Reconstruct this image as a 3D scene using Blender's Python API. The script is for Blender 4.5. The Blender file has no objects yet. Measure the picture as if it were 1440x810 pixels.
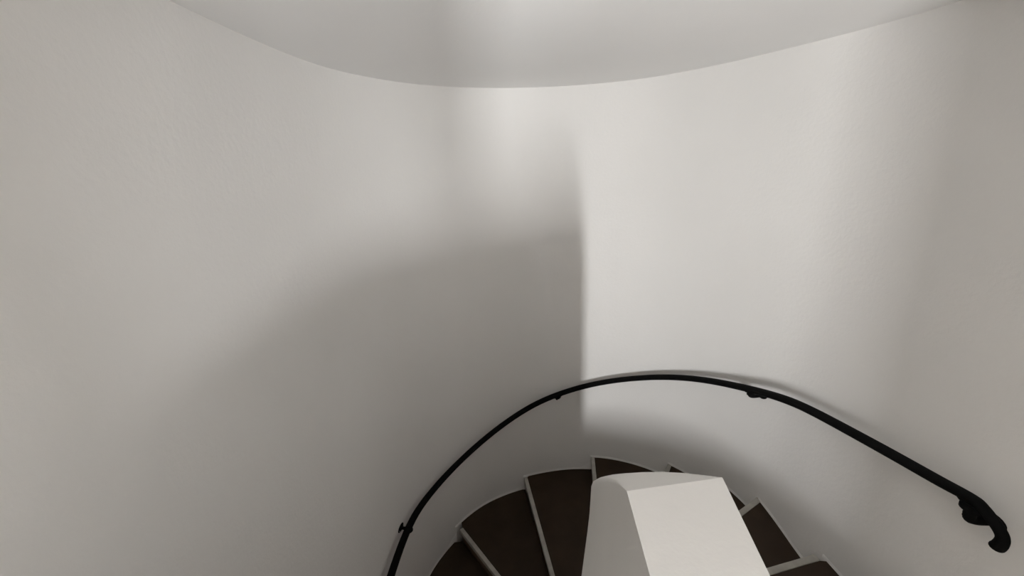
import bpy, bmesh, math
from mathutils import Vector, Matrix

# ---------------------------------------------------------------- scale and frame
# Plan coordinates are measured from the viewer's eye; S turns them into metres and
# EYE lifts them so that the upper landing lies at z = 0.
S = 1.1
EYE = 1.54 * S
C = bpy.context.scene.collection

def W3(p):
    return Vector((p[0] * S, p[1] * S, p[2] * S + EYE))

# plan curves of the wall at the ceiling and low down (battered plaster)
TOP=[(-.83,-2.3),(-.83,-.6),(-.83,.4),(-.835,1.1),(-.845,1.6),(-.815,2.0),(-.735,2.262),(-.59,2.52),(-.454,2.675),(-.30,2.80),(-.121,2.895),(.09,2.96),(.308,2.985),(.53,2.975),(.72,2.93),(.90,2.84),(1.05,2.71),(1.20,2.51),(1.335,2.26),(1.43,2.03),(1.488,1.87),(1.53,1.70),(1.55,1.5),(1.55,1.1),(1.53,.4),(1.50,-.6),(1.50,-2.3)]
BOT=[(-.83,-2.3),(-.83,-.6),(-.84,.4),(-.875,1.1),(-.885,1.6),(-.84,2.03),(-.735,2.33),(-.56,2.57),(-.38,2.73),(-.18,2.83),(.03,2.89),(.20,2.915),(.40,2.925),(.62,2.90),(.86,2.82),(1.07,2.69),(1.23,2.53),(1.36,2.31),(1.43,2.08),(1.446,1.87),(1.43,1.67),(1.405,1.5),(1.39,1.35),(1.375,1.1),(1.34,.4),(1.32,-.6),(1.32,-2.3)]
ZT,ZB=.41,-2.5
def spline(P,n=8):
    out=[]
    for i in range(len(P)-1):
        p0=P[max(i-1,0)];p1=P[i];p2=P[i+1];p3=P[min(i+2,len(P)-1)]
        # centripetal-ish via nonuniform tangents
        d0=math.dist(p0,p1) or math.dist(p1,p2);d1=math.dist(p1,p2);d2=math.dist(p2,p3) or d1
        def tan(a,b,c,da,db):
            return [((b[k]-a[k])/da*db+(c[k]-b[k])/db*da)/(da+db) for k in (0,1)]
        m1=tan(p0,p1,p2,d0,d1) if i>0 else [(p2[k]-p1[k])/d1 for k in (0,1)]
        m2=tan(p1,p2,p3,d1,d2) if i<len(P)-2 else [(p2[k]-p1[k])/d1 for k in (0,1)]
        for j in range(n):
            u=j/n;h=(2*u**3-3*u*u+1,u**3-2*u*u+u,-2*u**3+3*u*u,u**3-u*u)
            out.append(tuple(h[0]*p1[k]+h[1]*d1*m1[k]+h[2]*p2[k]+h[3]*d1*m2[k] for k in (0,1)))
    out.append(tuple(P[-1]))
    for _ in range(6):
        out=[out[0]]+[tuple(.25*out[i-1][k]+.5*out[i][k]+.25*out[i+1][k] for k in (0,1)) for i in range(1,len(out)-1)]+[out[-1]]
    return out
WT,WB=spline(TOP),spline(BOT)
def plan(z):
    t=(z-ZB)/(ZT-ZB)
    return [(b[0]+(a[0]-b[0])*t,b[1]+(a[1]-b[1])*t) for a,b in zip(WT,WB)]
def inset(P,d):
    out=[]
    for i in range(len(P)):
        a=P[max(i-1,0)];b=P[min(i+1,len(P)-1)];L=math.dist(a,b)
        tx,ty=(b[0]-a[0])/L,(b[1]-a[1])/L
        out.append((P[i][0]+ty*d,P[i][1]-tx*d))
    return out

# ---------------------------------------------------------------- helpers
def mat(name, color, rough=0.8, spec=0.3, metal=0.0):
    m = bpy.data.materials.new(name); m.use_nodes = True
    b = m.node_tree.nodes['Principled BSDF']
    b.inputs['Base Color'].default_value = (*color, 1)
    b.inputs['Roughness'].default_value = rough
    b.inputs['Specular IOR Level'].default_value = spec
    b.inputs['Metallic'].default_value = metal
    return m

def noisy(m, scale, color_a, color_b, bump=0.0, bump_scale=None, dist=0.01, stretch=None, detail=5.0, second=None):
    nt = m.node_tree; n = nt.nodes; l = nt.links
    b = n['Principled BSDF']
    tc = n.new('ShaderNodeTexCoord'); mp = n.new('ShaderNodeMapping')
    if stretch: mp.inputs['Scale'].default_value = stretch
    l.new(tc.outputs['Object'], mp.inputs['Vector'])
    t = n.new('ShaderNodeTexNoise'); t.inputs['Scale'].default_value = scale; t.inputs['Detail'].default_value = detail
    l.new(mp.outputs['Vector'], t.inputs['Vector'])
    r = n.new('ShaderNodeValToRGB')
    r.color_ramp.elements[0].position = 0.3; r.color_ramp.elements[1].position = 0.7
    r.color_ramp.elements[0].color = (*color_a, 1); r.color_ramp.elements[1].color = (*color_b, 1)
    l.new(t.outputs['Fac'], r.inputs['Fac']); l.new(r.outputs['Color'], b.inputs['Base Color'])
    if bump:
        t2 = n.new('ShaderNodeTexNoise'); t2.inputs['Scale'].default_value = bump_scale or scale * 6
        t2.inputs['Detail'].default_value = 6; t2.inputs['Roughness'].default_value = 0.6
        l.new(tc.outputs['Object'], t2.inputs['Vector'])
        bp = n.new('ShaderNodeBump'); bp.inputs['Strength'].default_value = bump; bp.inputs['Distance'].default_value = dist
        l.new(t2.outputs['Fac'], bp.inputs['Height'])
        last = bp
        if second:
            t3 = n.new('ShaderNodeTexNoise'); t3.inputs['Scale'].default_value = second[0]; t3.inputs['Detail'].default_value = 2
            l.new(tc.outputs['Object'], t3.inputs['Vector'])
            b2 = n.new('ShaderNodeBump'); b2.inputs['Strength'].default_value = second[1]; b2.inputs['Distance'].default_value = second[2]
            l.new(t3.outputs['Fac'], b2.inputs['Height']); l.new(bp.outputs['Normal'], b2.inputs['Normal']); last = b2
        l.new(last.outputs['Normal'], b.inputs['Normal'])
    return m

PLASTER = noisy(mat('white_plaster', (.78, .77, .75), 0.9, 0.15), 1.3, (.715, .705, .688), (.74, .73, .714),
                bump=0.35, bump_scale=48, dist=0.004, second=(2.2, 0.3, 0.03))
CEILM = noisy(mat('ceiling_plaster', (.78, .77, .76), 0.9, 0.15), 1.5, (.80, .797, .79), (.815, .81, .803), bump=0.2, bump_scale=60, dist=0.003)
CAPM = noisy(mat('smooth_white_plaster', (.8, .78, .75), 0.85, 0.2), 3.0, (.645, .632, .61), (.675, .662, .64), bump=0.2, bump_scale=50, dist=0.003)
WOOD = noisy(mat('dark_brown_tread', (.03, .02, .013), 0.6, 0.25), 6.0, (.020, .0105, .0045), (.034, .019, .009),
             bump=0.15, bump_scale=40, dist=0.003)
NOSE = noisy(mat('grey_nosing', (.25, .235, .21), 0.6, 0.3), 14.0, (.30, .285, .255), (.42, .40, .365), bump=0.2, bump_scale=80, dist=0.002)
RISER = noisy(mat('brown_riser', (.06, .045, .035), 0.8, 0.2), 8.0, (.13, .085, .058), (.18, .12, .085))
IRON = noisy(mat('black_iron', (.003, .003, .003), 0.75, 0.08), 30.0, (.002, .002, .002), (.004, .004, .004), bump=0.2, bump_scale=90, dist=0.001)
FLOORM = noisy(mat('landing_floor', (.30, .19, .12), 0.6, 0.3), 5.0, (.19, .155, .12), (.27, .22, .17))
LOWFLOOR = noisy(mat('warm_bounce_floor', (.5, .27, .16), 0.7, 0.2), 5.0, (.44, .23, .13), (.56, .31, .19))  # unseen floor, colour chosen to bounce warm light up the walls
SCREW = mat('steel_screw', (.35, .34, .32), 0.5, 0.4, 0.3)

def link_mesh(name, bm, material, parent=None, smooth=True, angle=35):
    bmesh.ops.recalc_face_normals(bm, faces=bm.faces)
    me = bpy.data.meshes.new(name); bm.to_mesh(me); bm.free()
    o = bpy.data.objects.new(name, me); C.objects.link(o)
    me.materials.append(material)
    if smooth:
        me.polygons.foreach_set('use_smooth', [True] * len(me.polygons))
        me.set_sharp_from_angle(angle=math.radians(angle))
    if parent:
        o.parent = parent; o.matrix_parent_inverse = parent.matrix_world.inverted() if False else Matrix.Translation(-Vector(parent.location))
    return o

def tag(o, label, cat=None, group=None, kind=None):
    o['label'] = label
    if cat: o['category'] = cat
    if group: o['group'] = group
    if kind: o['kind'] = kind
    return o

def empty(name, loc):
    o = bpy.data.objects.new(name, None); C.objects.link(o); o.location = loc
    o.empty_display_size = 0.1
    return o

def prism(bm, outline_top, z_bottom, bevel=0.0):
    """A solid whose top follows outline_top (list of 3-D points) and whose sides drop to z_bottom."""
    t = [bm.verts.new(p) for p in outline_top]
    b = [bm.verts.new((p[0], p[1], z_bottom if not callable(z_bottom) else z_bottom(p))) for p in outline_top]
    n = len(t); faces = [bm.faces.new(t)]
    bm.faces.new(b[::-1])
    for i in range(n):
        bm.faces.new((t[i], b[i], b[(i + 1) % n], t[(i + 1) % n]))
    if bevel:
        e = [x for x in faces[0].edges]
        bmesh.ops.bevel(bm, geom=e, offset=bevel, segments=3, affect='EDGES', profile=0.6)

def box(bm, x0, x1, y0, y1, z0, z1):
    v = [bm.verts.new((x, y, z)) for z in (z0, z1) for y in (y0, y1) for x in (x0, x1)]
    for f in ((0, 2, 3, 1), (4, 5, 7, 6), (0, 1, 5, 4), (2, 6, 7, 3), (0, 4, 6, 2), (1, 3, 7, 5)):
        bm.faces.new([v[i] for i in f])

def sweep(bm, pts, frames, section, cap=True, scales=None):
    """Sweep a closed 2-D section along pts; frames gives (side, up) for each point."""
    rings = []
    for i, (p, (sd, up)) in enumerate(zip(pts, frames)):
        ka, kb = scales[i] if scales else (1, 1)
        rings.append([bm.verts.new(p + sd * a * ka + up * b * kb) for a, b in section])
    n = len(section)
    for r0, r1 in zip(rings, rings[1:]):
        for i in range(n):
            bm.faces.new((r0[i], r0[(i + 1) % n], r1[(i + 1) % n], r1[i]))
    if cap:
        bm.faces.new(rings[0]); bm.faces.new(rings[-1][::-1])

def rounded_rect(w, t, r, k=3):
    out = []
    for cx, cy, a0 in ((w/2-r, t/2-r, 0), (-w/2+r, t/2-r, 90), (-w/2+r, -t/2+r, 180), (w/2-r, -t/2+r, 270)):
        for j in range(k + 1):
            a = math.radians(a0 + 90 * j / k)
            out.append((cx + r * math.cos(a), cy + r * math.sin(a)))
    return out

def disc(bm, centre, normal, radius, thick, seg=20, sx=1.0, axis=None):
    """A flat round or oval plate with softened rim; centre is the middle of its back face."""
    nrm = Vector(normal).normalized()
    a = Vector(axis).normalized() if axis else (nrm.orthogonal().normalized())
    a = (a - nrm * a.dot(nrm)).normalized(); b = nrm.cross(a)
    prev = None; rings = []
    for h, k in ((0, 1), (thick * .6, 1), (thick, .8)):
        rings.append([bm.verts.new(Vector(centre) + nrm * h + (a * math.cos(2*math.pi*i/seg) * sx + b * math.sin(2*math.pi*i/seg)) * radius * k) for i in range(seg)])
    for r0, r1 in zip(rings, rings[1:]):
        for i in range(seg):
            bm.faces.new((r0[i], r0[(i+1) % seg], r1[(i+1) % seg], r1[i]))
    bm.faces.new(rings[0][::-1]); bm.faces.new(rings[-1])

def tube(bm, pts, rad, seg=12):
    pts = [Vector(p) for p in pts]; rings = []
    for i, p in enumerate(pts):
        d = (pts[min(i+1, len(pts)-1)] - pts[max(i-1, 0)]).normalized()
        a = d.cross(Vector((0.13, 0.31, 0.94))).normalized(); b = d.cross(a)
        r = rad[i] if isinstance(rad, (list, tuple)) else rad
        rings.append([bm.verts.new(p + (a * math.cos(2*math.pi*k/seg) + b * math.sin(2*math.pi*k/seg)) * r) for k in range(seg)])
    for r0, r1 in zip(rings, rings[1:]):
        for i in range(seg):
            bm.faces.new((r0[i], r0[(i+1) % seg], r1[(i+1) % seg], r1[i]))
    bm.faces.new(rings[0]); bm.faces.new(rings[-1][::-1])

# ---------------------------------------------------------------- the stairwell wall
ZC = .41                                    # ceiling height above the eye (plan units)
ZLOW = -3.75
def wall_mesh():
    bm = bmesh.new(); rows = []
    zs = [ZLOW + (ZC + .03 - ZLOW) * i / 40 for i in range(41)]
    for z in zs:
        P = plan(max(z, -3.4))
        rows.append([bm.verts.new(W3((x, y, z))) for x, y in P])
    for r0, r1 in zip(rows, rows[1:]):
        for i in range(len(r0) - 1):
            bm.faces.new((r0[i], r0[i+1], r1[i+1], r1[i]))
    # outer skin, so that the wall has its thickness
    outer = []
    for z in (zs[0], zs[-1]):
        P = inset(plan(max(z, -3.4)), -.14)
        outer.append([bm.verts.new(W3((x, y, z))) for x, y in P])
    for i in range(len(outer[0]) - 1):
        bm.faces.new((outer[0][i+1], outer[0][i], outer[1][i], outer[1][i+1]))
        bm.faces.new((rows[0][i+1], rows[0][i], outer[0][i], outer[0][i+1]))
        bm.faces.new((rows[-1][i], rows[-1][i+1], outer[1][i+1], outer[1][i]))
    return bm
tag(link_mesh('wall_stairwell', wall_mesh(), PLASTER, angle=50), 'curved white plaster wall wrapping round the stairwell', kind='structure')

bm = bmesh.new()
P = inset(plan(ZC), -.10)
prism(bm, [W3((x, y, ZC + .14)) for x, y in P], W3((0, 0, ZC)).z)
tag(link_mesh('ceiling', bm, CEILM, smooth=False), 'flat white plaster ceiling above the stairwell', kind='structure')

# ---------------------------------------------------------------- stair steps
Z0, RISE = -1.9, .18
TILT = .045                                  # worn treads rise a little towards the back
CORE = (.36, 1.33)
# (outer end of the nosing on the wall, inner end beside the newel)
NOS = {
    -1: ((1.38, 1.09), (.58, 1.08)),
    0: ((1.391, 1.374), (.55, 1.20)),
    1: ((1.447, 1.880), (.53, 1.37)),
    2: ((1.41, 2.20), (.50, 1.47)),
    3: ((1.203, 2.585), (.47, 1.53)),
    4: ((.640, 2.890), (.450, 1.53)),
    5: ((.030, 2.870), (.250, 1.51)),
    6: ((-.535, 2.530), (.255, 1.51)),
    7: ((-.83, 2.03), (.19, 1.40)),
    8: ((-.87, 1.45), (.19, 1.30)),
}
def wall_index(z, p):
    P = plan(max(z, -3.4))
    return min(range(len(P)), key=lambda i: (P[i][0]-p[0])**2 + (P[i][1]-p[1])**2)

def step(k, label, group):
    z = Z0 - RISE * k
    P = plan(max(z, -3.4))
    o1, i1 = NOS[k]; o0, i0 = NOS[k - 1]     # own nosing (front), next step up (back)
    a, b = wall_index(z, o1), wall_index(z, o0)
    arc = [o1] + [P[i] for i in range(a + 1, b)] + [o0] if a < b else [o1, o0]
    # carry the back edge a little under the step above
    d = Vector((o0[0]-o1[0], o0[1]-o1[1])).normalized() * .03
    def z_at(x, y):
        # fraction of the way from this nosing to the one above, by angle about the core
        an = math.atan2(y-CORE[1], x-CORE[0]); a1 = math.atan2(o1[1]-CORE[1], o1[0]-CORE[0]); a0 = math.atan2(o0[1]-CORE[1], o0[0]-CORE[0])
        f = (a1 - an) / (a1 - a0) if abs(a1 - a0) > 1e-6 else 0
        return z + TILT * max(0, min(1.05, f))
    root = empty('stair_step', W3((o1[0]*.5+i1[0]*.5, o1[1]*.5+i1[1]*.5, z - RISE)))
    tag(root, label, 'step', group)
    nw = .024
    n2 = Vector((-(i1[1]-o1[1]), i1[0]-o1[0])); n2.normalize()
    c0 = Vector((o0[0], o0[1])) - Vector((o1[0], o1[1]))
    if n2.dot(c0) < 0: n2 = -n2              # points from the nosing towards the back
    def tread_outline(front):
        fo = Vector(o1) + n2 * front; fi = Vector(i1) + n2 * front
        mid = [q for q in arc if (Vector(q) - Vector(o1)).dot(n2) > front + .01]
        pts = [(fo.x, fo.y)] + mid + [i0] + [(fi.x, fi.y)]
        return pts
    # tread: a fan from the inner edge so the worn surface stays smooth
    out = tread_outline(nw)
    th = .035
    bm = bmesh.new()
    n = 10
    rows = []
    outer = out[:-2]
    for j in range(n + 1):
        f = j / n
        rows.append([])
        for q_i, q in enumerate(outer):
            g = q_i / (len(outer) - 1)
            inn = (out[-1][0] + (out[-2][0]-out[-1][0]) * g, out[-1][1] + (out[-2][1]-out[-1][1]) * g)
            x, y = q[0] + (inn[0]-q[0]) * f, q[1] + (inn[1]-q[1]) * f
            rows[-1].append(W3((x, y, z + TILT * g)))
    top = [[bm.verts.new(p) for p in r] for r in rows]
    bot = [[bm.verts.new(p - Vector((0, 0, th * S))) for p in r] for r in rows]
    m = len(outer)
    for j in range(n):
        for i in range(m - 1):
            bm.faces.new((top[j][i], top[j][i+1], top[j+1][i+1], top[j+1][i]))
            bm.faces.new((bot[j][i], bot[j+1][i], bot[j+1][i+1], bot[j][i+1]))
    for i in range(m - 1):
        bm.faces.new((top[0][i], bot[0][i], bot[0][i+1], top[0][i+1]))
        bm.faces.new((top[n][i], top[n][i+1], bot[n][i+1], bot[n][i]))
    for j in range(n):
        bm.faces.new((top[j][0], top[j+1][0], bot[j+1][0], bot[j][0]))
        bm.faces.new((top[j][m-1], bot[j][m-1], bot[j+1][m-1], top[j+1][m-1]))
    link_mesh('tread', bm, WOOD, root, angle=40)
    # nosing strip along the front edge
    bm = bmesh.new()
    fo, fi = Vector(o1), Vector(i1); bo, bi = fo + n2 * nw, fi + n2 * nw
    ov = n2 * -.008
    q = [fo + ov, fi + ov, bi, bo]
    prism(bm, [W3((v.x, v.y, z + .004)) for v in q], W3((0, 0, z - th)).z, bevel=.004)
    nz = link_mesh('nosing', bm, NOSE, root, angle=40); nz['label'] = 'worn grey nosing strip'
    # riser below the nosing
    bm = bmesh.new()
    a1, b1 = fo + n2 * .012, fi + n2 * .012
    q = [a1, b1, b1 + n2 * .03, a1 + n2 * .03]
    prism(bm, [W3((v.x, v.y, z - th)) for v in q], W3((0, 0, z - RISE)).z)
    link_mesh('riser', bm, RISER, root, smooth=False)
    return root

STEPS = [
    (0, 'dark brown step at the lower right edge, highest of the flight in view'),
    (1, 'dark brown winder step between the white newel and the right wall, one below the highest'),
    (2, 'dark step mostly hidden behind the far right corner of the white newel'),
    (3, 'small dark sliver of a step peeping over the top of the white newel'),
    (4, 'dark step just above the left corner of the white newel'),
    (5, 'wide dark brown step directly left of the white newel'),
    (6, 'dark brown step second to the left of the white newel'),
    (7, 'lowest dark step in view, at the bottom edge left of the others'),
]
for k, lab in STEPS:
    step(k, lab, 'winding stair steps')

# low plaster skirting that follows the treads along the wall
bm = bmesh.new()
for k, _ in STEPS:
    z = Z0 - RISE * k
    P = plan(max(z, -3.4)); I = inset(P, .0035)
    a, b = wall_index(z, NOS[k][0]), wall_index(z, NOS[k - 1][0])
    idx = list(range(a, b + 1)); n = len(idx)
    hts = [z + TILT * j / (n - 1) + .016 for j in range(n)]
    hts = [h + (.02 + .18 * max(0, 1 - (n - 1 - j) / 3.0)) * (1 if j > n - 4 else 0) * .30 for j, h in enumerate(hts)]
    rows = []
    for j, i in enumerate(idx):
        rows.append([bm.verts.new(W3((I[i][0], I[i][1], z - .01))), bm.verts.new(W3((I[i][0], I[i][1], hts[j] - .006))),
                     bm.verts.new(W3((P[i][0], P[i][1], hts[j])))])
    for r0, r1 in zip(rows, rows[1:]):
        for q in (0, 1):
            bm.faces.new((r0[q], r1[q], r1[q+1], r0[q+1]))
tag(link_mesh('baseboard_stairwell', bm, PLASTER, angle=60), 'low plaster skirting along the curved wall just above the treads', kind='structure')

# ---------------------------------------------------------------- landing floor (runs down in steps towards the flight) and the lower floor
def poly_slab(bm, pts, z1, z0):
    prism(bm, [W3((x, y, z1)) for x, y in pts], W3((0, 0, z0)).z)
bm = bmesh.new()
ZL = Z0 + 2 * RISE
poly_slab(bm, [(-.95, -2.35), (1.42, -2.35), (1.40, .88), (.50, .95), (.30, .5), (.30, .24), (-.95, .24)], ZL, ZL - .16)
poly_slab(bm, [(.45, .86), (1.42, .86), (1.43, 1.10), (.58, 1.09)], Z0 + RISE, Z0 - .1)
tag(link_mesh('floor_landing', bm, FLOORM, smooth=False), 'upper landing floor at the head of the stair', kind='structure')
bm = bmesh.new()
z = Z0 - 8 * RISE
poly_slab(bm, [(-1.0, -1.9), (1.5, -1.9), (1.5, 1.5), (1.6, 2.2), (1.3, 2.8), (.6, 3.05), (-.1, 3.0), (-.7, 2.6), (-.98, 2.0)], z, z - .2)
tag(link_mesh('floor_lower', bm, LOWFLOOR, smooth=False), 'unseen floor at the foot of the stair, coloured for warm bounce', kind='structure')

# ---------------------------------------------------------------- newel: bright parapet top, curved shoulder, core
newel = empty('newel_pillar', W3((.3, .6, Z0 - 8 * RISE)))
tag(newel, 'broad white plaster newel with a bright flat top and a rounded grey shoulder', 'newel')
QZ = -.5
bm = bmesh.new()
prism(bm, [W3(p) for p in ((.1605, .4765, QZ), (.3165, .4935, QZ), (.295, .340, QZ), (.272, .18, QZ), (.14, .18, QZ), (.1515, .345, QZ))], W3((0, 0, -1.3)).z)
cap = link_mesh('cap', bm, CAPM, newel, angle=45); cap['label'] = 'bright flat top block'

def curve3(P, n=10):
    out = []
    for i in range(len(P) - 1):
        p0, p1, p2, p3 = [Vector(P[max(0, min(len(P)-1, j))]) for j in (i-1, i, i+1, i+2)]
        for j in range(n):
            u = j / n
            out.append(.5 * ((2*p1) + (p2-p0)*u + (2*p0-5*p1+4*p2-p3)*u*u + (3*p1-p0-3*p2+p3)*u**3))
    out.append(Vector(P[-1]))
    return out
RIM = [(0.3162, 0.4964, -0.503), (0.3185, 0.5271, -0.53), (0.3337, 0.5861, -0.585), (0.3524, 0.6885, -0.68), (0.353, 0.7961, -0.78), (0.3341, 0.8893, -0.87), (0.2979, 0.9669, -0.95), (0.2684, 1.0029, -0.99), (0.2446, 1.0161, -1.01), (0.2311, 1.0168, -1.02), (0.2213, 0.9971, -1.02), (0.2101, 0.9534, -1.02), (0.1957, 0.8979, -1.02), (0.1777, 0.8381, -1.02), (0.1579, 0.7761, -1.02), (0.1402, 0.7201, -1.02), (0.117, 0.6586, -1.02), (0.0863, 0.5792, -1.02)]
INNER = [(0.3165, 0.4935), (0.3, 0.4917), (0.285, 0.49), (0.26, 0.4874), (0.23, 0.4841), (0.205, 0.4814), (0.185, 0.4792), (0.172, 0.4778), (0.165, 0.477), (0.1605, 0.4765), (0.16, 0.47), (0.159, 0.455), (0.1575, 0.43), (0.155, 0.4), (0.1535, 0.37), (0.1515, 0.345), (0.148, 0.29), (0.144, 0.235)]
bm = bmesh.new()
rows = []
for u in (0, .2, .4, .6, .8, .92, 1):
    rows.append([])
    for (a, b), r in zip(INNER, RIM):
        h = u ** 1.12
        rows[-1].append(bm.verts.new(W3((a + (r[0]-a)*u, b + (r[1]-b)*u, QZ + (r[2] - QZ) * h))))
rows.append([bm.verts.new(Vector((v.co.x, v.co.y, v.co.z - .012))) for v in rows[-1]])
rows.append([bm.verts.new(Vector((v.co.x, v.co.y, W3((0, 0, Z0 - 8 * RISE)).z))) for v in rows[-1]])
for r0, r1 in zip(rows, rows[1:]):
    for i in range(len(r0) - 1):
        bm.faces.new((r0[i], r0[i+1], r1[i+1], r1[i]))
sho = link_mesh('shoulder', bm, CAPM, newel, angle=60); sho['label'] = 'rounded sloping shoulder in grey shade'
bm = bmesh.new()
for cx, cy, r, zt, zb in ((.47, 1.05, .14, -1.62, Z0 - 8*RISE), (.36, 1.33, .17, -2.45, Z0 - 8*RISE)):
    ring = [W3((cx + r*math.cos(2*math.pi*i/28), cy + r*math.sin(2*math.pi*i/28), zt)) for i in range(28)]
    prism(bm, ring, W3((0, 0, zb)).z)
link_mesh('core', bm, PLASTER, newel, angle=40)

# guard wall along the edge of the landing
bm = bmesh.new()
# its unseen coping slopes down at the left, shaped to let light past
prof = [(-.97, -1.05), (-.72, -.80), (-.50, -.56), (-.42, QZ - .001), (.268, QZ - .001)]
front = [[bm.verts.new(W3((x, y, z))) for x, z in prof] for y in (.10, .235)]
base = [[bm.verts.new(W3((x, y, ZL - .12))) for x in (-.97, .268)] for y in (.10, .235)]
for i in range(len(prof) - 1):
    bm.faces.new((front[0][i], front[0][i+1], front[1][i+1], front[1][i]))
bm.faces.new(front[0][::-1] + base[0]); bm.faces.new(front[1] + base[1][::-1])
bm.faces.new((front[0][0], front[1][0], base[1][0], base[0][0])); bm.faces.new((front[0][-1], base[0][-1], base[1][-1], front[1][-1]))
bm.faces.new((base[0][0], base[1][0], base[1][1], base[0][1]))
tag(link_mesh('wall_guard', bm, PLASTER, angle=45), 'low white guard wall along the landing edge', kind='structure')

# unseen walls behind the viewer; the doorway slot is placed to shape the light
bm = bmesh.new()
for x0, x1 in ((-1.0, .092), (.442, 1.62)):
    box(bm, x0*S, x1*S, -.90*S, -.80*S, W3((0, 0, ZL)).z, W3((0, 0, ZC)).z)
box(bm, -1.0*S, 1.62*S, -2.38*S, -2.30*S, W3((0, 0, ZL)).z, W3((0, 0, ZC)).z)
tag(link_mesh('wall_back', bm, PLASTER, smooth=False), 'unseen white wall behind the landing with a slot that shapes the light', kind='structure')

# ---------------------------------------------------------------- handrail
RAIL = [(-0.825, 1.12, -2.39), (-0.828, 1.35, -2.375), (-0.8137, 1.7296, -2.3694), (-0.772, 2.0314, -2.3409), (-0.6954, 2.2607, -2.3418), (-0.5164, 2.5229, -2.3061), (-0.2363, 2.7322, -2.1881), (0.0683, 2.829, -2.0329), (0.3291, 2.857, -1.9284), (0.6015, 2.8298, -1.8311), (0.8616, 2.7335, -1.7331), (1.092, 2.5494, -1.6149), (1.2482, 2.2979, -1.4924), (1.3419, 1.9961, -1.3684), (1.3696, 1.7479, -1.2692), (1.3757, 1.5681, -1.2136), (1.3775, 1.3421, -1.1614), (1.3749, 1.1614, -1.1199), (1.3715, 1.0156, -1.088), (1.3701, 0.9539, -1.0722), (1.372, 0.9138, -1.0654), (1.371, 0.8868, -1.0706), (1.37, 0.8601, -1.0843), (1.369, 0.8374, -1.0986), (1.368, 0.827, -1.1133), (1.368, 0.8273, -1.1357), (1.368, 0.8307, -1.1483)]
rp = [W3(p) for p in curve3(RAIL, 8)]
# light smoothing of the run, keeping the scroll at the end
nrun = len(rp) - 8 * 6
for _ in range(12):
    rp = [rp[0]] + [(rp[i-1] + 2*rp[i] + rp[i+1]) / 4 if i < nrun else rp[i] for i in range(1, len(rp)-1)] + [rp[-1]]
frames = []
side_prev = None
for i, p in enumerate(rp):
    d = (rp[min(i+1, len(rp)-1)] - rp[max(i-1, 0)]).normalized()
    h = Vector((d.x, d.y, 0))
    if i < nrun: side = Vector((h.y, -h.x, 0)).normalized()
    else: side = side_prev
    side = (side - d * side.dot(d)).normalized(); side_prev = side
    frames.append((side, side.cross(d).normalized()))
handrail = empty('handrail', rp[len(rp)//2] - Vector((0, 0, .1)))
tag(handrail, 'black wrought iron handrail curving down along the white stairwell wall', 'handrail')
bm = bmesh.new()
def lerp_table(tab, x):
    for (x0, y0), (x1, y1) in zip(tab, tab[1:]):
        if x <= x1: return y0 + (y1 - y0) * max(0, (x - x0)) / (x1 - x0)
    return tab[-1][1]
# hand-forged section: stouter where the rail curves, slimmer on the straight top length
ks = [(k, k) for k in (lerp_table(((0, 1.08), (.30, 1.12), (.55, 1.12), (.72, .92), (.80, .76), (.92, .76), (.96, .88), (1, .92)), i / (len(rp) - 1)) for i in range(len(rp)))]
sweep(bm, rp, frames, [(.024 * math.cos(2*math.pi*i/16), .0195 * math.sin(2*math.pi*i/16)) for i in range(16)], scales=ks)
link_mesh('rail', bm, IRON, handrail, angle=40)

def nearest_wall(p):
    z = (p.z - EYE) / S
    P = plan(max(z, -3.4)); I = inset(P, 1.0)
    j = min(range(len(P)), key=lambda i: (P[i][0]*S-p.x)**2 + (P[i][1]*S-p.y)**2)
    nrm = Vector((I[j][0]-P[j][0], I[j][1]-P[j][1], 0)).normalized()
    q = Vector((P[j][0]*S, P[j][1]*S, p.z))
    q = q + (p - q) - nrm * (p - q).dot(nrm); q.z = p.z
    return q, nrm
for b, drop in zip([(-0.771, 2.034, -2.331), (0.328, 2.85, -1.924), (1.347, 1.97, -1.361), (1.368, 0.903, -1.066)], (.02, .06, .06, .085)):
    t = W3(b)
    i = min(range(nrun), key=lambda j: (rp[j]-t).length)
    p = rp[i]; d = (rp[i+1]-rp[i-1]).normalized(); up = frames[i][1]
    if up.z < 0: up = -up
    under = p - up * .017
    q, nrm = nearest_wall(p - Vector((0, 0, drop)))
    root = bpy.data.objects.new('bracket', None); C.objects.link(root); root.parent = handrail
    root.matrix_parent_inverse = Matrix.Translation(-Vector(handrail.location)); root.location = q
    def sub(name, bm):
        o = link_mesh(name, bm, IRON, None, angle=40); o.parent = root
        o.matrix_parent_inverse = Matrix.Translation(-q); return o
    bm = bmesh.new()   # oval wall plate
    disc(bm, q - nrm * .004, nrm, .024, .012, sx=1.65, axis=d)
    sub('wall_plate', bm)
    bm = bmesh.new()   # arm: out of the wall, then up under the rail
    tgt = under
    out = q + nrm * (p - q).dot(nrm)
    pts = [q, q + nrm*.02, q + (out-q)*.75 + Vector((0, 0, .004)), out + Vector((0, 0, .018)), tgt - up*.004]
    tube(bm, curve3(pts, 5), .017 if drop > .08 else .011)
    sub('arm', bm)
    bm = bmesh.new()   # saddle plate under the rail
    sd = frames[i][0]
    disc(bm, under - up * .016, up, .034 if drop > .08 else .026, .014)
    sweep(bm, [under - d*.045, under - d*.03, under + d*.03, under + d*.045], [(sd*.5, up), (sd, up), (sd, up), (sd*.5, up)], rounded_rect(.036, .010, .004, 2))
    sub('saddle', bm)
    for s in (-1, 1):
        bm = bmesh.new()
        disc(bm, q + nrm * .0075 + d * s * .030, nrm, .0045, .002, seg=10)
        o = sub('screw', bm); o.data.materials[0] = SCREW

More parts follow.
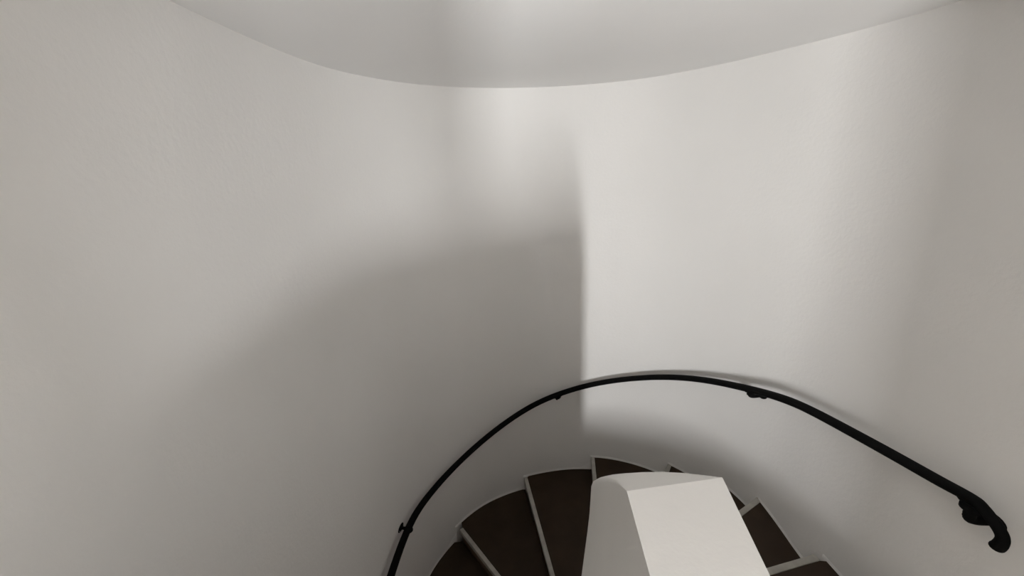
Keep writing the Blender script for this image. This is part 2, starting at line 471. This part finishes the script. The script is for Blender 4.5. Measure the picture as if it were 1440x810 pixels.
# ---------------------------------------------------------------- camera
F_PX, HOR, ROLL = 560.0, 215.0, .05
th = math.atan((405 - HOR) / F_PX)
cr, sr = math.cos(ROLL), math.sin(ROLL)
R0 = Vector((1, 0, 0)); D0 = Vector((0, -math.sin(th), -math.cos(th))); FW = Vector((0, math.cos(th), -math.sin(th)))
right = R0 * cr + D0 * sr; down = D0 * cr - R0 * sr
cam = bpy.data.cameras.new('camera'); co = bpy.data.objects.new('camera', cam); C.objects.link(co)
M = Matrix((right, -down, -FW)).transposed().to_4x4(); M.translation = Vector((0, 0, EYE))
co.matrix_world = M
cam.sensor_width = 36; cam.lens = 36 * F_PX / 1440; cam.clip_start = .02
bpy.context.scene.camera = co

# ---------------------------------------------------------------- light
def area(name, loc, target, sx, sy, power, color=(1, 1, 1), spread=180):
    l = bpy.data.lights.new(name, 'AREA'); l.shape = 'RECTANGLE'; l.size = sx; l.size_y = sy
    l.energy = power; l.color = color; l.spread = math.radians(spread)
    o = bpy.data.objects.new(name, l); C.objects.link(o); o.location = loc
    o.rotation_euler = (Vector(target) - Vector(loc)).to_track_quat('-Z', 'Y').to_euler()
    return o
area('window_light', W3((.14, -1.5, -.66)), W3((.6, 2.9, -.66)), .085, .60, 117, (.995, .997, 1))
area('side_light', W3((.60, -1.85, -.52)), W3((-.4, 1.5, -.45)), .30, .46, 92, (.995, .997, 1))  # unseen second source beyond the slot, aimed at the left wall
area('landing_fill', W3((-.1, -.7, -.42)), W3((-.2, 1.5, -.42)), .9, .26, .68, (.99, 1, .99))  # added soft fill on the landing, lifts the near walls
# added warm fill under the landing, lifts the lower wall
area('low_warm_fill', W3((-.1, -.2, -2.2)), W3((.1, 2.6, -2.3)), .6, .6, .9, (1, .80, .62))

w = bpy.data.worlds.new('world'); bpy.context.scene.world = w; w.use_nodes = True
w.node_tree.nodes['Background'].inputs[0].default_value = (.6, .62, .65, 1)
w.node_tree.nodes['Background'].inputs[1].default_value = 0.0
sc = bpy.context.scene
sc.view_settings.view_transform = 'Standard'
try: sc.view_settings.look = 'None'
except Exception: pass
sc.view_settings.exposure = 0.0; sc.view_settings.gamma = 1.0; sc.view_settings.use_curve_mapping = False
sc.cycles.max_bounces = 16; sc.cycles.diffuse_bounces = 12
sc.cycles.use_denoising = True
